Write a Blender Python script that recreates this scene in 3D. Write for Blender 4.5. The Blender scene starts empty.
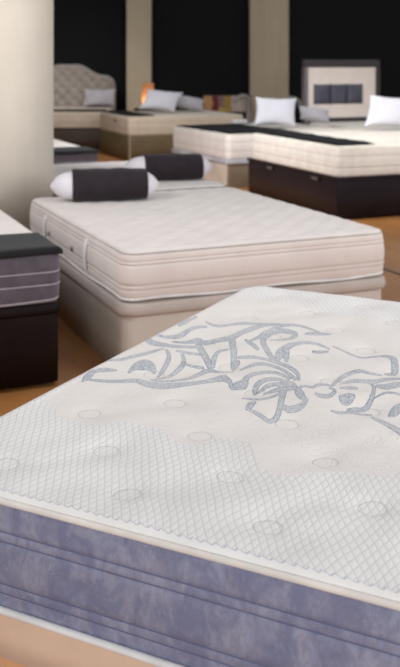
import bpy, math, random
import numpy as np
from mathutils import Vector, Matrix
random.seed(7); np.random.seed(7)
PI = math.pi
S = bpy.context.scene
COL = S.collection
MOTIF = "55,664 55,671 56,680 56,689 56,698 55,708 54,719 51,729 47,738 46,746 50,755 56,763 64,771 73,780 84,788 91,794 85,805 73,806 57,806 43,803 35,794 30,781 26,771 23,763 22,756 21,750 22,740 24,728 27,714 33,698 40,683 45,672;55,680 67,681 84,682 101,685 117,691 133,699 149,708 164,718 178,728 190,734 199,734 206,731 215,727 227,724 240,721 254,719 268,719 282,721 294,725 305,732 315,741 324,751 333,763 342,775 350,788 359,800 368,813 377,826 385,838 393,849 400,858 409,865 417,870 422,874 392,929 389,922 384,910 378,897 373,883 368,867 361,852 353,839 344,827 334,815 324,805 314,794 304,786 293,780 281,775 270,771 257,768 244,767 231,765 219,765 208,766 197,767 190,767 182,767 173,763 161,754 148,742 134,730 119,721 103,713 88,706 73,701 57,697 47,695;136,788 135,798 134,813 135,824 138,831 142,835 146,839 151,844 156,849 160,853 165,854 170,855 172,857 175,857 183,849 190,840 195,844 190,855 182,874 166,897 150,912 135,922 122,925 112,921 105,912 102,900 102,885 104,868 109,850 115,830 122,809 127,795;6,855 17,860 32,867 45,875 55,884 62,895 70,907 80,921 89,938 98,954 103,968 107,982 110,997 113,1013 115,1031 117,1043 105,1059 103,1047 100,1031 96,1016 92,1003 87,991 81,977 73,962 63,945 54,930 47,917 40,905 32,895 21,884 8,874 -2,867;11,1101 21,1090 38,1072 57,1059 74,1059 89,1063 104,1069 120,1072 137,1077 153,1082 169,1089 184,1096 198,1102 209,1105 218,1106 225,1106 214,1129 208,1129 198,1129 185,1128 171,1124 154,1118 137,1114 119,1112 101,1110 83,1111 64,1112 46,1115 31,1119 22,1124 12,1132 4,1139;-5,1167 8,1166 26,1165 43,1165 59,1166 75,1167 88,1171 96,1178 101,1187 102,1201 101,1220 96,1241 94,1259 95,1276 98,1292 103,1306 111,1317 121,1325 129,1331 116,1355 108,1351 96,1345 85,1337 78,1323 74,1307 71,1291 69,1274 70,1258 69,1246 68,1235 67,1224 63,1214 54,1206 42,1198 29,1193 14,1189 -2,1186 -14,1184;29,1304 31,1312 34,1325 36,1339 36,1354 34,1371 34,1388 34,1406 35,1425 36,1438 24,1455 22,1444 20,1428 17,1412 15,1399 13,1387 12,1373 12,1355 14,1335 16,1322;97,1130 111,1130 129,1131 145,1134 153,1140 158,1147 163,1153 168,1157 174,1159 179,1161 184,1162 193,1164 201,1169 208,1181 214,1195 221,1206 230,1213 241,1217 250,1222 258,1227 266,1234 271,1247 274,1270 275,1297 276,1321 278,1339 281,1357 284,1374 288,1392 292,1411 298,1426 309,1440 323,1451 334,1458 325,1478 314,1473 298,1465 284,1456 274,1446 265,1434 258,1421 253,1406 248,1389 245,1369 243,1343 243,1316 241,1295 238,1283 234,1274 228,1266 221,1257 212,1248 203,1240 194,1231 185,1222 177,1217 168,1219 157,1224 147,1224 142,1216 140,1205 138,1194 136,1182 134,1171 129,1162 117,1155 101,1150 89,1147;165,1178 169,1168 177,1150 189,1127 203,1106 217,1087 231,1069 244,1052 257,1036 268,1022 279,1006 293,987 306,969 318,954 331,939 345,929 355,929 364,935 372,942 382,950 393,960 400,967 392,985 383,980 371,973 359,968 349,964 341,962 333,965 327,971 319,982 309,997 298,1014 285,1035 271,1057 256,1076 243,1092 231,1107 219,1124 207,1141 198,1153 193,1161 187,1171 182,1180;250,1251 262,1227 279,1194 295,1162 308,1136 320,1114 331,1093 343,1066 357,1037 366,1016 382,1017 374,1038 362,1069 349,1102 336,1130 323,1156 310,1180 295,1211 278,1244 266,1268;295,1146 289,1139 279,1129 273,1114 274,1093 279,1069 286,1045 297,1019 309,995 317,979 329,981 322,997 313,1019 306,1039 299,1057 293,1075 290,1090 293,1104 301,1116 307,1124;92,1392 104,1383 121,1369 136,1360 147,1355 157,1354 166,1358 176,1368 185,1382 196,1396 207,1406 218,1416 232,1426 248,1435 265,1444 286,1453 313,1462 343,1470 364,1475 358,1492 336,1488 305,1482 276,1476 254,1471 234,1466 217,1460 203,1450 191,1438 181,1425 170,1412 160,1400 150,1391 142,1387 134,1387 125,1389 112,1396 96,1406 85,1413;160,1041 172,1040 189,1038 206,1037 220,1040 234,1045 243,1048 234,1068 224,1066 209,1064 194,1062 179,1061 163,1060 152,1059;122,1038 133,1022 148,1001 159,983 167,966 175,943 183,922 189,903 194,884 198,867 203,851 207,837 209,827 218,819 217,827 217,838 215,852 213,868 210,886 204,908 196,933 185,961 171,990 152,1018 134,1038 122,1052;186,1026 195,1012 207,993 215,978 221,965 226,952 230,938 233,924 236,908 237,892 238,876 238,862 236,848 229,833 221,819 214,808 224,794 231,802 241,815 250,828 254,841 256,854 257,868 258,883 257,900 254,920 247,941 238,963 226,986 212,1008 198,1026 188,1038;237,947 247,942 260,935 274,931 288,933 302,937 311,941 302,961 292,959 278,955 264,954 252,957 240,962 231,966;331,955 326,955 319,953 313,946 311,932 311,917 310,902 309,887 308,871 305,857 300,844 294,831 286,820 274,809 261,800 248,793 234,789 220,789 210,789 215,778 226,776 241,775 257,776 271,781 286,789 298,799 308,808 316,820 322,832 327,845 330,859 332,873 334,888 334,902 335,913 337,922 339,930 342,936;303,1260 317,1243 335,1220 353,1200 369,1186 383,1175 393,1168 388,1193 377,1205 362,1222 346,1238 330,1253 313,1267 301,1277;331,1249 332,1261 334,1279 337,1295 342,1307 347,1316 352,1327 354,1339 355,1352 355,1369 356,1388 355,1408 357,1425 359,1439 364,1451 371,1462 381,1473 394,1483 408,1489 423,1489 439,1485 455,1481 470,1476 484,1470 493,1466 489,1483 479,1490 463,1500 447,1509 431,1515 413,1520 397,1520 381,1515 368,1505 356,1495 348,1484 343,1472 338,1460 334,1445 331,1429 328,1416 324,1407 320,1398 317,1385 318,1365 320,1342 321,1320 322,1298 321,1277 321,1263;355,1380 362,1387 371,1397 382,1403 394,1403 408,1399 420,1393 429,1387 434,1382 430,1393 430,1390 429,1375 426,1360 421,1349 413,1339 403,1332 392,1329 379,1328 369,1327 376,1307 387,1304 401,1301 415,1301 426,1306 436,1314 444,1325 449,1339 451,1358 448,1385 432,1419 420,1431 408,1438 395,1443 380,1444 367,1441 356,1432 347,1420 341,1411;334,1332 341,1312 353,1280 368,1246 384,1218 399,1195 414,1175 428,1154 443,1134 457,1117 469,1108 478,1105 483,1104 479,1123 472,1130 463,1139 454,1150 443,1166 429,1188 415,1210 400,1230 388,1249 379,1264 372,1283 364,1307 358,1326;491,1107 487,1125 482,1148 481,1160 482,1163 482,1174 482,1190 480,1208 477,1223 476,1237 478,1250 481,1263 487,1275 494,1287 503,1296 514,1304 526,1308 539,1310 553,1309 568,1303 583,1295 594,1288 592,1300 580,1309 563,1322 547,1331 531,1335 517,1334 504,1331 492,1325 482,1315 473,1306 465,1299 458,1291 452,1281 448,1269 446,1256 444,1245 443,1233 442,1214 447,1184 460,1149 474,1122 484,1105;514,1123 510,1136 504,1152 500,1164 495,1180 488,1202 482,1219 467,1227 470,1211 475,1187 483,1161 494,1139 504,1123 510,1114;467,1403 474,1405 485,1408 496,1414 506,1422 516,1433 524,1442 531,1449 537,1454 541,1457 536,1473 530,1476 521,1480 511,1481 499,1478 487,1472 476,1464 468,1451 462,1435 458,1424;549,1245 556,1245 565,1246 575,1248 584,1253 593,1261 599,1266 594,1280 587,1278 577,1275 567,1272 558,1268 549,1264 543,1262;364,1076 375,1081 390,1087 405,1092 416,1094 426,1094 437,1094 451,1091 465,1088 478,1083 491,1079 504,1074 517,1067 530,1059 543,1049 556,1038 568,1027 579,1015 587,1003 596,988 604,970 611,956 616,959 611,974 602,998 591,1022 578,1042 565,1058 551,1072 537,1085 522,1097 507,1105 494,1110 481,1113 468,1114 455,1116 442,1117 429,1118 417,1119 406,1120 394,1119 380,1111 365,1101 356,1094;383,995 383,1003 383,1014 383,1022 383,1030 383,1042 383,1051 372,1071 368,1068 362,1063 360,1052 364,1032 370,1014 375,1001;409,993 417,1006 427,1025 439,1038 451,1043 465,1043 479,1042 494,1038 509,1032 524,1025 540,1014 555,1002 569,989 582,975 594,960 603,950 602,973 594,983 581,999 566,1014 551,1028 534,1042 518,1053 501,1062 485,1068 469,1072 454,1073 439,1072 426,1065 415,1047 406,1024 400,1008;395,868 400,868 407,868 412,866 417,866 424,865 430,862 435,854 444,838 459,819 469,822 473,830 477,835 481,836 487,840 491,857 484,885 476,904 472,915 472,925 475,936 480,946 487,957 497,967 508,975 520,978 532,978 545,976 559,968 575,958 586,950 582,973 570,981 554,993 538,1002 523,1005 510,1005 497,1003 484,998 472,989 462,980 455,970 451,958 449,941 452,917 456,899 455,898 455,901 451,897 446,890 444,875 444,864 447,859 449,856 442,869 430,887 416,901 403,914 391,921 383,915 381,903 380,895;538,820 533,832 527,847 525,857 523,867 521,880 521,892 523,902 526,911 532,919 541,927 551,934 561,936 571,931 582,921 590,913 586,939 579,945 566,954 554,960 542,958 530,952 520,945 512,939 506,931 502,920 500,905 501,887 506,865 515,842 525,825 531,814;537,829 539,841 541,857 544,871 549,881 555,891 563,897 573,899 584,898 593,896 580,935 572,932 562,929 552,923 543,916 536,906 531,893 529,874 529,853 529,839;590,878 596,876 604,874 610,872 614,872 618,874 623,878 625,884 627,893 628,899 623,917 618,925 610,936 603,944 595,949 586,953 578,950 574,939 573,923 573,913;555,828 562,835 571,845 581,854 590,861 599,867 605,870 585,915 580,907 574,895 567,882 560,868 553,852 548,841;518,762 530,760 546,757 560,757 570,761 578,769 585,778 591,791 595,805 599,820 602,837 606,855 608,867 595,887 593,874 591,855 588,838 584,823 580,809 575,798 569,789 561,782 552,778 539,775 524,775 514,774;570,679 572,686 574,694 576,702 575,714 573,730 571,742 564,753 559,749 553,743 550,732 553,714 559,697 563,685;571,682 581,676 596,667 609,659 619,652 628,646 636,641 643,637 650,634 656,637 660,646 663,661 663,680 659,703 652,727 646,749 640,768 635,787 629,806 623,828 616,851 612,867 591,870 596,854 603,832 610,809 616,790 622,771 629,752 635,730 641,710 645,694 646,680 646,666 645,658 643,658 638,662 631,667 623,672 614,677 604,683 591,689 576,696 566,701;635,754 643,744 656,729 670,720 681,722 689,730 696,739 699,750 701,762 701,776 699,792 695,806 692,815 682,819 683,811 684,802 684,796 682,791 680,784 676,778 670,771 664,763 659,760 652,762 641,769 633,776;621,899 627,885 635,865 645,846 654,832 664,820 674,809 684,802 693,798 698,796 696,814 690,823 682,834 674,845 668,858 660,872 652,885 642,897 632,907 625,915;638,901 641,905 645,911 650,915 658,916 668,915 675,914 670,931 663,931 653,932 645,932 638,929 632,925 629,923;670,914 674,924 678,937 683,948 687,955 692,961 696,964 701,965 707,963 711,961 709,977 704,982 696,989 688,992 681,990 675,985 670,975 667,958 665,939 664,925;692,871 698,864 708,854 718,847 727,847 735,850 741,858 744,871 745,887 744,904 740,921 733,937 726,949 718,953 711,953 707,953 711,938 716,937 722,935 726,932 727,928 728,922 728,916 728,908 728,897 726,890 722,886 715,883 709,881 703,881 695,884 690,886;715,956 713,970 712,988 711,1004 712,1017 713,1029 716,1041 720,1053 725,1065 731,1077 737,1088 744,1099 751,1106 760,1108 770,1106 781,1105 794,1109 806,1114 815,1118 811,1133 802,1132 788,1131 775,1131 764,1134 753,1138 741,1138 732,1130 725,1118 719,1106 713,1094 707,1080 703,1067 700,1053 698,1038 697,1021 700,1000 703,978 706,963;731,1008 737,1011 745,1017 753,1021 761,1025 770,1027 780,1030 792,1033 805,1035 817,1041 825,1049 831,1060 838,1070 851,1082 866,1095 876,1104 869,1130 857,1124 841,1114 827,1104 819,1093 813,1083 806,1074 796,1068 784,1063 772,1059 762,1056 753,1053 744,1049 736,1041 730,1030 725,1023;588,1328 602,1317 623,1303 644,1289 665,1277 686,1266 703,1261 716,1266 726,1277 735,1288 746,1298 756,1308 767,1312 777,1307 787,1297 795,1284 801,1269 807,1251 812,1234 816,1218 821,1203 823,1193 821,1179 815,1165 811,1154 816,1138 824,1140 834,1145 842,1159 842,1188 838,1220 830,1250 820,1279 808,1306 795,1326 782,1335 771,1337 761,1334 751,1326 740,1315 730,1304 720,1293 711,1282 699,1277 682,1282 662,1292 641,1303 621,1315 600,1328 586,1337;738,956 746,957 757,958 766,960 774,963 782,967 787,969 782,989 775,991 766,993 757,993 748,987 739,978 733,971;758,885 763,872 772,852 786,836 797,841 801,853 802,864 802,878 801,894 800,906 792,922 787,923 780,924 773,923 769,916 767,910 769,907 771,902 765,902 759,905;773,772 781,769 791,766 801,766 809,773 815,782 821,790 830,793 841,795 851,797 861,801 869,806 875,809 871,826 864,824 855,823 845,820 835,819 824,817 813,813 806,803 800,793 795,785 787,783 777,783 771,784;808,807 812,810 819,816 825,821 832,826 840,831 846,839 850,853 852,869 852,888 850,908 847,930 843,950 838,970 833,992 826,1013 816,1030 807,1042 801,1049 801,1036 807,1027 814,1014 820,1002 823,989 827,972 830,954 832,936 835,919 836,904 836,890 836,877 834,866 830,859 823,854 816,848 810,839 805,829 801,823;878,786 880,783 884,778 889,772 897,765 907,758 916,752 924,746 932,741 941,734 954,724 969,712 980,703 978,735 968,743 953,754 939,764 929,771 921,775 913,780 904,785 895,790 887,794 883,796 879,797 877,798;918,814 923,815 929,818 934,826 937,838 938,853 939,868 939,888 938,910 938,927 931,940 926,932 920,922 914,909 911,894 910,879 910,866 910,852 912,836 913,825;849,919 853,933 860,952 867,968 875,976 885,980 896,982 908,981 920,978 929,975 927,986 918,990 905,995 893,998 882,996 871,991 862,982 854,964 849,942 846,927;826,1014 834,1008 846,1001 857,999 867,1006 874,1017 880,1027 887,1038 895,1049 900,1057 892,1087 885,1085 874,1081 864,1075 857,1064 850,1053 844,1045 837,1041 828,1039 821,1038"
PLAIN = [(-276, 434), (-58, 518), (63, 493), (159, 414), (262, 414), (324, 460), (427, 461), (509, 413), (561, 420), (565, 496), (662, 491), (731, 381), (782, 360), (836, 376), (920, 441), (990, 443), (1036, 483), (1083, 571), (1180, 1311), (958, 1717), (715, 1705), (490, 1709), (308, 1775), (148, 1778), (31, 1788), (-29, 1588), (-67, 1199), (-87, 752)]

# ------------------------------------------------------------------ materials
def srgb(r, g, b):
    f = lambda c: (c/255/12.92) if c/255 <= .04045 else ((c/255+.055)/1.055)**2.4
    return (f(r), f(g), f(b), 1)

class NT:
    def __init__(s, name, rough=.8, spec=.3):
        m = bpy.data.materials.new(name); m.use_nodes = True
        s.m = m; s.t = m.node_tree; s.n = s.t.nodes; s.l = s.t.links
        s.b = s.n['Principled BSDF']
        s.b.inputs['Roughness'].default_value = rough
        s.b.inputs['Specular IOR Level'].default_value = spec
        s.tc = s.n.new('ShaderNodeTexCoord')
    def link(s, a, b): s.l.new(a, b)
    def put(s, v, sock):
        if isinstance(v, bpy.types.NodeSocket): s.l.new(v, sock)
        else: sock.default_value = v
    def math(s, op, a, b=0.0, clamp=False):
        n = s.n.new('ShaderNodeMath'); n.operation = op; n.use_clamp = clamp
        s.put(a, n.inputs[0]); s.put(b, n.inputs[1]); return n.outputs[0]
    def noise(s, scale, detail=3, rough=.5, vec=None, dist=0):
        n = s.n.new('ShaderNodeTexNoise'); n.inputs['Scale'].default_value = scale
        n.inputs['Detail'].default_value = detail; n.inputs['Roughness'].default_value = rough
        n.inputs['Distortion'].default_value = dist
        s.l.new(vec or s.tc.outputs['Object'], n.inputs['Vector']); return n.outputs['Fac']
    def mapping(s, scale=(1, 1, 1), rot=(0, 0, 0), src='Object'):
        n = s.n.new('ShaderNodeMapping'); n.inputs['Scale'].default_value = scale; n.inputs['Rotation'].default_value = rot
        s.l.new(s.tc.outputs[src], n.inputs['Vector']); return n.outputs['Vector']
    def mrange(s, v, a, b, c=0., d=1., smooth=True):
        n = s.n.new('ShaderNodeMapRange')
        if smooth: n.interpolation_type = 'SMOOTHSTEP'
        s.put(v, n.inputs['Value'])
        for k, q in zip(('From Min', 'From Max', 'To Min', 'To Max'), (a, b, c, d)): s.put(q, n.inputs[k])
        return n.outputs['Result']
    def mix(s, f, a, b):
        n = s.n.new('ShaderNodeMix'); n.data_type = 'RGBA'
        s.put(f, n.inputs[0]); s.put(a, n.inputs[6]); s.put(b, n.inputs[7]); return n.outputs[2]
    def color(s, v): s.put(v, s.b.inputs['Base Color'])
    def bump(s, h, strength=.3, dist=.002):
        n = s.n.new('ShaderNodeBump'); n.inputs['Strength'].default_value = strength; n.inputs['Distance'].default_value = dist
        s.l.new(h, n.inputs['Height'])
        if s.b.inputs['Normal'].is_linked:
            s.l.new(s.b.inputs['Normal'].links[0].from_socket, n.inputs['Normal'])
        s.l.new(n.outputs[0], s.b.inputs['Normal'])
    def attr(s, name):
        n = s.n.new('ShaderNodeAttribute'); n.attribute_name = name; return n.outputs['Fac']

def fabric(name, c, c2=None, rough=.85, weave=900, sheen=.2, mott=6, bstr=.25, spec=.2):
    t = NT(name, rough, spec)
    c2 = c2 or tuple(max(0, v*.93) for v in c)
    f = t.noise(mott, 4, .6)
    t.color(t.mix(t.mrange(f, .35, .65), srgb(*c), srgb(*c2)))
    t.bump(t.noise(weave, 2), bstr, .0008)
    t.bump(t.noise(25, 2), .25, .004)
    t.b.inputs['Sheen Weight'].default_value = sheen
    return t.m

def plain(name, c, rough=.5, spec=.4, metal=0., var=.9, scale=4):
    t = NT(name, rough, spec)
    f = t.noise(scale, 4, .6)
    t.color(t.mix(t.mrange(f, .3, .7), srgb(*c), srgb(*[v*var for v in c])))
    t.b.inputs['Metallic'].default_value = metal
    return t.m

def striped_fabric(name, c, cl, period=.03, rough=.8, width=.12):
    """fabric with fine horizontal quilted rows"""
    t = NT(name, rough, .2)
    sep = t.n.new('ShaderNodeSeparateXYZ'); t.link(t.tc.outputs['Object'], sep.inputs[0])
    w = t.math('PINGPONG', t.math('DIVIDE', sep.outputs[2], period), .5)
    line = t.mrange(w, 0, width, 1, 0)
    f = t.noise(8, 3)
    base = t.mix(t.mrange(f, .35, .65), srgb(*c), srgb(*[v*.95 for v in c]))
    t.color(t.mix(line, base, srgb(*cl)))
    t.bump(t.mrange(w, 0, .5, 0, 1), .22, .003)
    t.bump(t.noise(700, 2), .2, .0008)
    return t.m

M = {}
M['white_quilt'] = fabric('white_quilt_fabric', (221, 213, 207), (214, 206, 200))
M['white_side'] = fabric('white_mattress_border_fabric', (224, 213, 207), (217, 205, 199), mott=3)
M['cream_side'] = striped_fabric('cream_mattress_border_fabric', (226, 219, 210), (216, 207, 197), .04)
M['beige_side'] = striped_fabric('beige_mattress_border_fabric', (190, 176, 158), (176, 162, 144), .04)
M['cream_top'] = fabric('cream_quilt_fabric', (214, 207, 194))
M['beige_top'] = fabric('beige_quilt_fabric', (186, 175, 158))
M['piping_grey'] = fabric('grey_piping_tape', (176, 170, 164))
M['piping_white'] = fabric('white_piping_tape', (232, 230, 228))
M['piping_cream'] = fabric('cream_binding_tape', (236, 228, 219))
M['piping_lilac'] = fabric('pale_lilac_piping_tape', (160, 152, 158))
M['black_cloth'] = fabric('black_foot_cloth', (15, 14, 17), (10, 10, 12), rough=.85, sheen=0)
M['dark_velour'] = fabric('dark_grey_velour', (26, 23, 24), (17, 15, 17), rough=.75, sheen=.1, mott=9)
M['grey_side'] = fabric('charcoal_grey_border_fabric', (98, 91, 98), (87, 80, 88), mott=12)
M['sleeve'] = fabric('aubergine_black_sleeve_cloth', (46, 37, 42), (38, 30, 35), rough=.8, sheen=.1)
M['pillow'] = fabric('white_pillow_cotton', (200, 199, 206), (192, 191, 199), mott=3)
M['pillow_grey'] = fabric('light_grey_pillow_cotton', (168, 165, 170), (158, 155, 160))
M['base_beige'] = fabric('beige_leatherette', (206, 195, 184), (199, 188, 176), rough=.6, weave=400, bstr=.12, sheen=0, mott=2, spec=.35)
M['base_rim'] = fabric('grey_beige_padded_lid_fabric', (188, 176, 168), (182, 170, 161), rough=.7, mott=3)
M['leather'] = fabric('dark_brown_leather', (24, 9, 7), (18, 7, 6), rough=.6, weave=300, bstr=.3, sheen=0, mott=5, spec=.15)
M['tan_base'] = fabric('tan_upholstery', (222, 192, 168), (214, 182, 158), rough=.7, mott=4)
M['black_base'] = plain('black_brown_lacquer', (37, 31, 35), .3, .14)
M['taupe_base'] = plain('taupe_laminate', (140, 124, 106), .45, .4)
M['olive_base'] = plain('olive_brown_laminate', (98, 84, 58), .5, .4)
M['brown_base'] = plain('dark_brown_laminate', (60, 47, 36), .5, .4)
M['pale_base'] = plain('pale_cream_laminate', (214, 200, 184), .4, .4)
M['grey_rail'] = plain('grey_rail', (186, 186, 194), .4, .4)
M['white_plastic'] = plain('white_plastic', (225, 225, 228), .4, .5)
M['black_plastic'] = plain('black_plastic', (18, 18, 20), .35, .5)
M['chrome'] = plain('brushed_metal', (150, 148, 148), .35, .5, metal=.8)
M['arm_grey'] = plain('grey_metal', (140, 134, 128), .4, .5)
M['pillow_bright'] = fabric('bright_white_pillow_cotton', (226, 221, 226), (218, 213, 219), mott=3)
M['vent'] = plain('dull_grey_eyelet', (140, 138, 140), .5, .4, metal=0)
M['tuft'] = fabric('taupe_tufted_fabric', (150, 142, 134), (141, 133, 125), rough=.8)
M['panel_cream'] = fabric('cream_panel_leather', (226, 215, 206), (220, 209, 200), rough=.55, sheen=0)
M['frame_grey'] = plain('dark_grey_lacquered_frame', (62, 58, 58), .35, .5)
M['insert_grey'] = fabric('slate_grey_cushion_leather', (84, 84, 95), (76, 76, 88), rough=.5, sheen=0)
M['legwood'] = plain('orange_brown_wood_block', (214, 165, 120), .45, .4)
M['nightwood'] = plain('dark_wood', (60, 44, 34), .5, .4)

def lampshade():
    t = NT('warm_glowing_paper', .9, .1)
    sep = t.n.new('ShaderNodeSeparateXYZ'); t.link(t.tc.outputs['Object'], sep.inputs[0])
    t.color(srgb(225, 190, 150))
    tr = t.n.new('ShaderNodeBsdfTranslucent'); tr.inputs[0].default_value = srgb(240, 180, 120)
    mx = t.n.new('ShaderNodeMixShader'); mx.inputs[0].default_value = .6
    t.link(t.b.outputs[0], mx.inputs[1]); t.link(tr.outputs[0], mx.inputs[2]); t.link(mx.outputs[0], t.n['Material Output'].inputs[0])
    t.bump(t.noise(60, 2), .3, .002)
    return t.m
M['shade'] = lampshade()
def bulbmat():
    t = NT('lit_bulb', .5, .3); t.color(srgb(255, 220, 170))
    t.b.inputs['Emission Color'].default_value = srgb(255, 160, 80); t.b.inputs['Emission Strength'].default_value = 2.5
    return t.m
M['bulb'] = bulbmat()

def velvet():
    t = NT('blue_grey_velvet', .75, .2)
    v = t.mapping((1.4, 1.4, 1))
    a = t.mrange(t.noise(10, 6, .66, v, .8), .38, .66)
    b = t.mrange(t.noise(30, 5, .7, v, 1.2), .42, .60)
    c1 = t.mix(a, srgb(118, 121, 148), srgb(149, 149, 168))
    c2 = t.mix(t.math('MULTIPLY', b, .4), c1, srgb(120, 114, 132))
    t.color(c2)
    t.b.inputs['Sheen Weight'].default_value = .35
    t.b.inputs['Sheen Roughness'].default_value = .4
    t.b.inputs['Sheen Tint'].default_value = srgb(190, 195, 230)
    t.bump(t.noise(14, 4, .6, v), .6, .012)
    t.bump(t.noise(60, 3, .6, v), .35, .003)
    return t.m
M['velvet'] = velvet()
M['velvet_seam'] = fabric('dark_blue_seam_stitching', (98, 102, 134), (90, 94, 126))
M['seam_dark'] = fabric('taupe_stitched_seam', (200, 187, 180))

def pillowtop():
    t = NT('embroidered_pillow_top_knit', .62, .3)
    sep = t.n.new('ShaderNodeSeparateXYZ'); t.link(t.tc.outputs['Object'], sep.inputs[0])
    x, y = sep.outputs[0], sep.outputs[1]
    wob = t.math('MULTIPLY', t.math('SUBTRACT', t.noise(5, 1), .5), 1.6)
    lines = []; hs = []
    for a, P in ((math.radians(78), .0180), (math.radians(122), .0168)):
        # line family: normal direction (sin a, -cos a)
        q = t.math('ADD', t.math('MULTIPLY', x, math.sin(a)/P), t.math('MULTIPLY', y, -math.cos(a)/P))
        q = t.math('ADD', q, wob)
        w = t.math('PINGPONG', q, .5)
        lines.append(t.mrange(w, .02, .12, 1, 0)); hs.append(w)
    lat = t.math('MAXIMUM', lines[0], lines[1])
    lh = t.math('MINIMUM', t.math('MULTIPLY', hs[0], 2), t.math('MULTIPLY', hs[1], 2))
    pm = t.mrange(t.attr('plain'), -.003, .003, 0, 1)        # 1 in the lattice zone
    em = t.mrange(t.attr('edge'), .013, .016, 0, 1)          # 0 on the smooth edge band
    zone = t.math('MULTIPLY', pm, em)
    lat = t.math('MULTIPLY', lat, zone)
    base = t.mix(t.mrange(t.noise(5, 3), .35, .65), srgb(236, 232, 227), srgb(231, 226, 221))
    base = t.mix(t.math('SUBTRACT', 1, pm), base, srgb(232, 225, 219))
    c = t.mix(t.math('MULTIPLY', lat, .6), base, srgb(186, 188, 195))
    # stitched motif
    mm = t.mrange(t.attr('motif'), -.0012, .0012, 1, 0)
    core = t.mrange(t.attr('motif'), -.0035, -.0012, .78, 1)
    sp = t.math('MULTIPLY', t.mrange(t.noise(170, 3, .85), .42, .58, 0, 1), t.mrange(t.attr('motif'), -.0035, -.0008, 1, .3))
    thread = t.mix(sp, srgb(98, 112, 134), srgb(200, 204, 210))
    wash = t.mrange(t.noise(9, 3), .38, .62, .78, 1)
    c = t.mix(t.math('MULTIPLY', t.math('MULTIPLY', mm, core), wash), c, thread)
    # scalloped blue stitch along the edge band
    sc = t.math('MULTIPLY', t.math('ABSOLUTE', t.math('SINE', t.math('MULTIPLY', t.math('ADD', x, y), PI/.024))), .009)
    ed = t.math('ABSOLUTE', t.math('SUBTRACT', t.math('ADD', t.attr('edge'), sc), .021))
    edge_line = t.math('MULTIPLY', t.mrange(ed, .0006, .0022, 1, 0), .75)
    c = t.mix(edge_line, c, srgb(160, 166, 184))
    # tuft rings
    rg = t.mrange(t.math('ABSOLUTE', t.math('SUBTRACT', t.attr('tuft'), .030)), .0005, .0028, 1, 0)
    c = t.mix(t.math('MULTIPLY', rg, .4), c, srgb(192, 182, 180))
    t.color(c)
    t.bump(t.math('MULTIPLY', lh, zone), .3, .002)
    t.bump(t.math('SUBTRACT', 1, rg), .5, .003)
    t.bump(mm, .35, .0015)
    swirl = t.noise(7, 2, .5, None, 2.5)
    sw = t.math('PINGPONG', t.math('MULTIPLY', swirl, 9), .5)
    t.bump(t.math('MULTIPLY', t.mrange(sw, 0, .2, 0, 1), t.math('SUBTRACT', 1, pm)), .3, .0025)
    t.bump(t.noise(9, 3, .5), .35, .012)
    t.bump(t.noise(500, 2), .2, .0006)
    t.b.inputs['Sheen Weight'].default_value = .15
    return t.m
M['pillowtop'] = pillowtop()

def woodfloor():
    t = NT('oak_strip_floor', .38, .45)
    v = t.mapping((1, 1, 1), (0, 0, math.radians(-(90+23.6))))
    br = t.n.new('ShaderNodeTexBrick'); t.link(v, br.inputs['Vector'])
    br.inputs['Scale'].default_value = 1; br.inputs['Brick Width'].default_value = 1.1; br.inputs['Row Height'].default_value = .095
    br.inputs['Mortar Size'].default_value = .0012; br.inputs['Mortar Smooth'].default_value = .4
    br.inputs['Color1'].default_value = srgb(184, 130, 78); br.inputs['Color2'].default_value = srgb(166, 112, 62)
    br.inputs['Mortar'].default_value = srgb(118, 78, 44)
    g = t.noise(3, 5, .6, t.mapping((2.2, 30, 1), (0, 0, math.radians(-(90+23.6)))))
    c = t.mix(t.mrange(g, .35, .7), br.outputs['Color'], srgb(156, 104, 58))
    t.color(c); t.bump(br.outputs['Fac'], -.2, .001)
    return t.m
M['floor'] = woodfloor()

def column_paint(name, c):
    t = NT(name, .7, .25)
    f = t.noise(2.2, 5, .6); g = t.noise(1.2, 2, .5, t.mapping((6, 6, .3)))
    a = t.mix(t.mrange(f, .3, .75), srgb(*c), srgb(*[v*.96 for v in c]))
    t.color(t.mix(t.math('MULTIPLY', t.mrange(g, .4, .7), .4), a, srgb(*[v*.93 for v in c])))
    t.bump(t.noise(90, 3), .12, .002)
    return t.m
M['column'] = column_paint('beige_column_paint', (234, 224, 209))
M['pilaster'] = column_paint('beige_pilaster_paint', (196, 182, 156))

def blackwall():
    t = NT('black_pleated_wall', .75, .2)
    sep = t.n.new('ShaderNodeSeparateXYZ'); t.link(t.tc.outputs['Object'], sep.inputs[0])
    w = t.math('PINGPONG', t.math('DIVIDE', sep.outputs[0], .16), .5)
    t.color(t.mix(t.mrange(w, 0, .1, 1, 0), srgb(14, 14, 16), srgb(9, 9, 11)))
    t.bump(w, .4, .03)
    return t.m
M['wall'] = blackwall()
M['side_wall'] = plain('warm_white_wall_paint', (205, 196, 182), .8, .2)

# ------------------------------------------------------------------ objects
def tag(o, label, cat, group=None, kind=None):
    if label: o['label'] = label
    if cat: o['category'] = cat
    if group: o['group'] = group
    if kind: o['kind'] = kind
    return o
def empty(name, loc, rz=0):
    o = bpy.data.objects.new(name, None); COL.objects.link(o); o.location = loc; o.rotation_euler = (0, 0, rz)
    o.empty_display_size = .1; return o
def mesh(name, V, F, mats, parent=None, mi=None, smooth=True, loc=(0, 0, 0), rot=(0, 0, 0)):
    me = bpy.data.meshes.new(name); me.from_pydata([tuple(map(float, v)) for v in V], [], F)
    for m in (mats if isinstance(mats, list) else [mats]): me.materials.append(m)
    if mi is not None: me.polygons.foreach_set('material_index', mi)
    me.polygons.foreach_set('use_smooth', [smooth]*len(me.polygons)); me.update()
    o = bpy.data.objects.new(name, me); COL.objects.link(o); o.location = loc; o.rotation_euler = rot
    if parent: o.parent = parent
    return o
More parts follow.
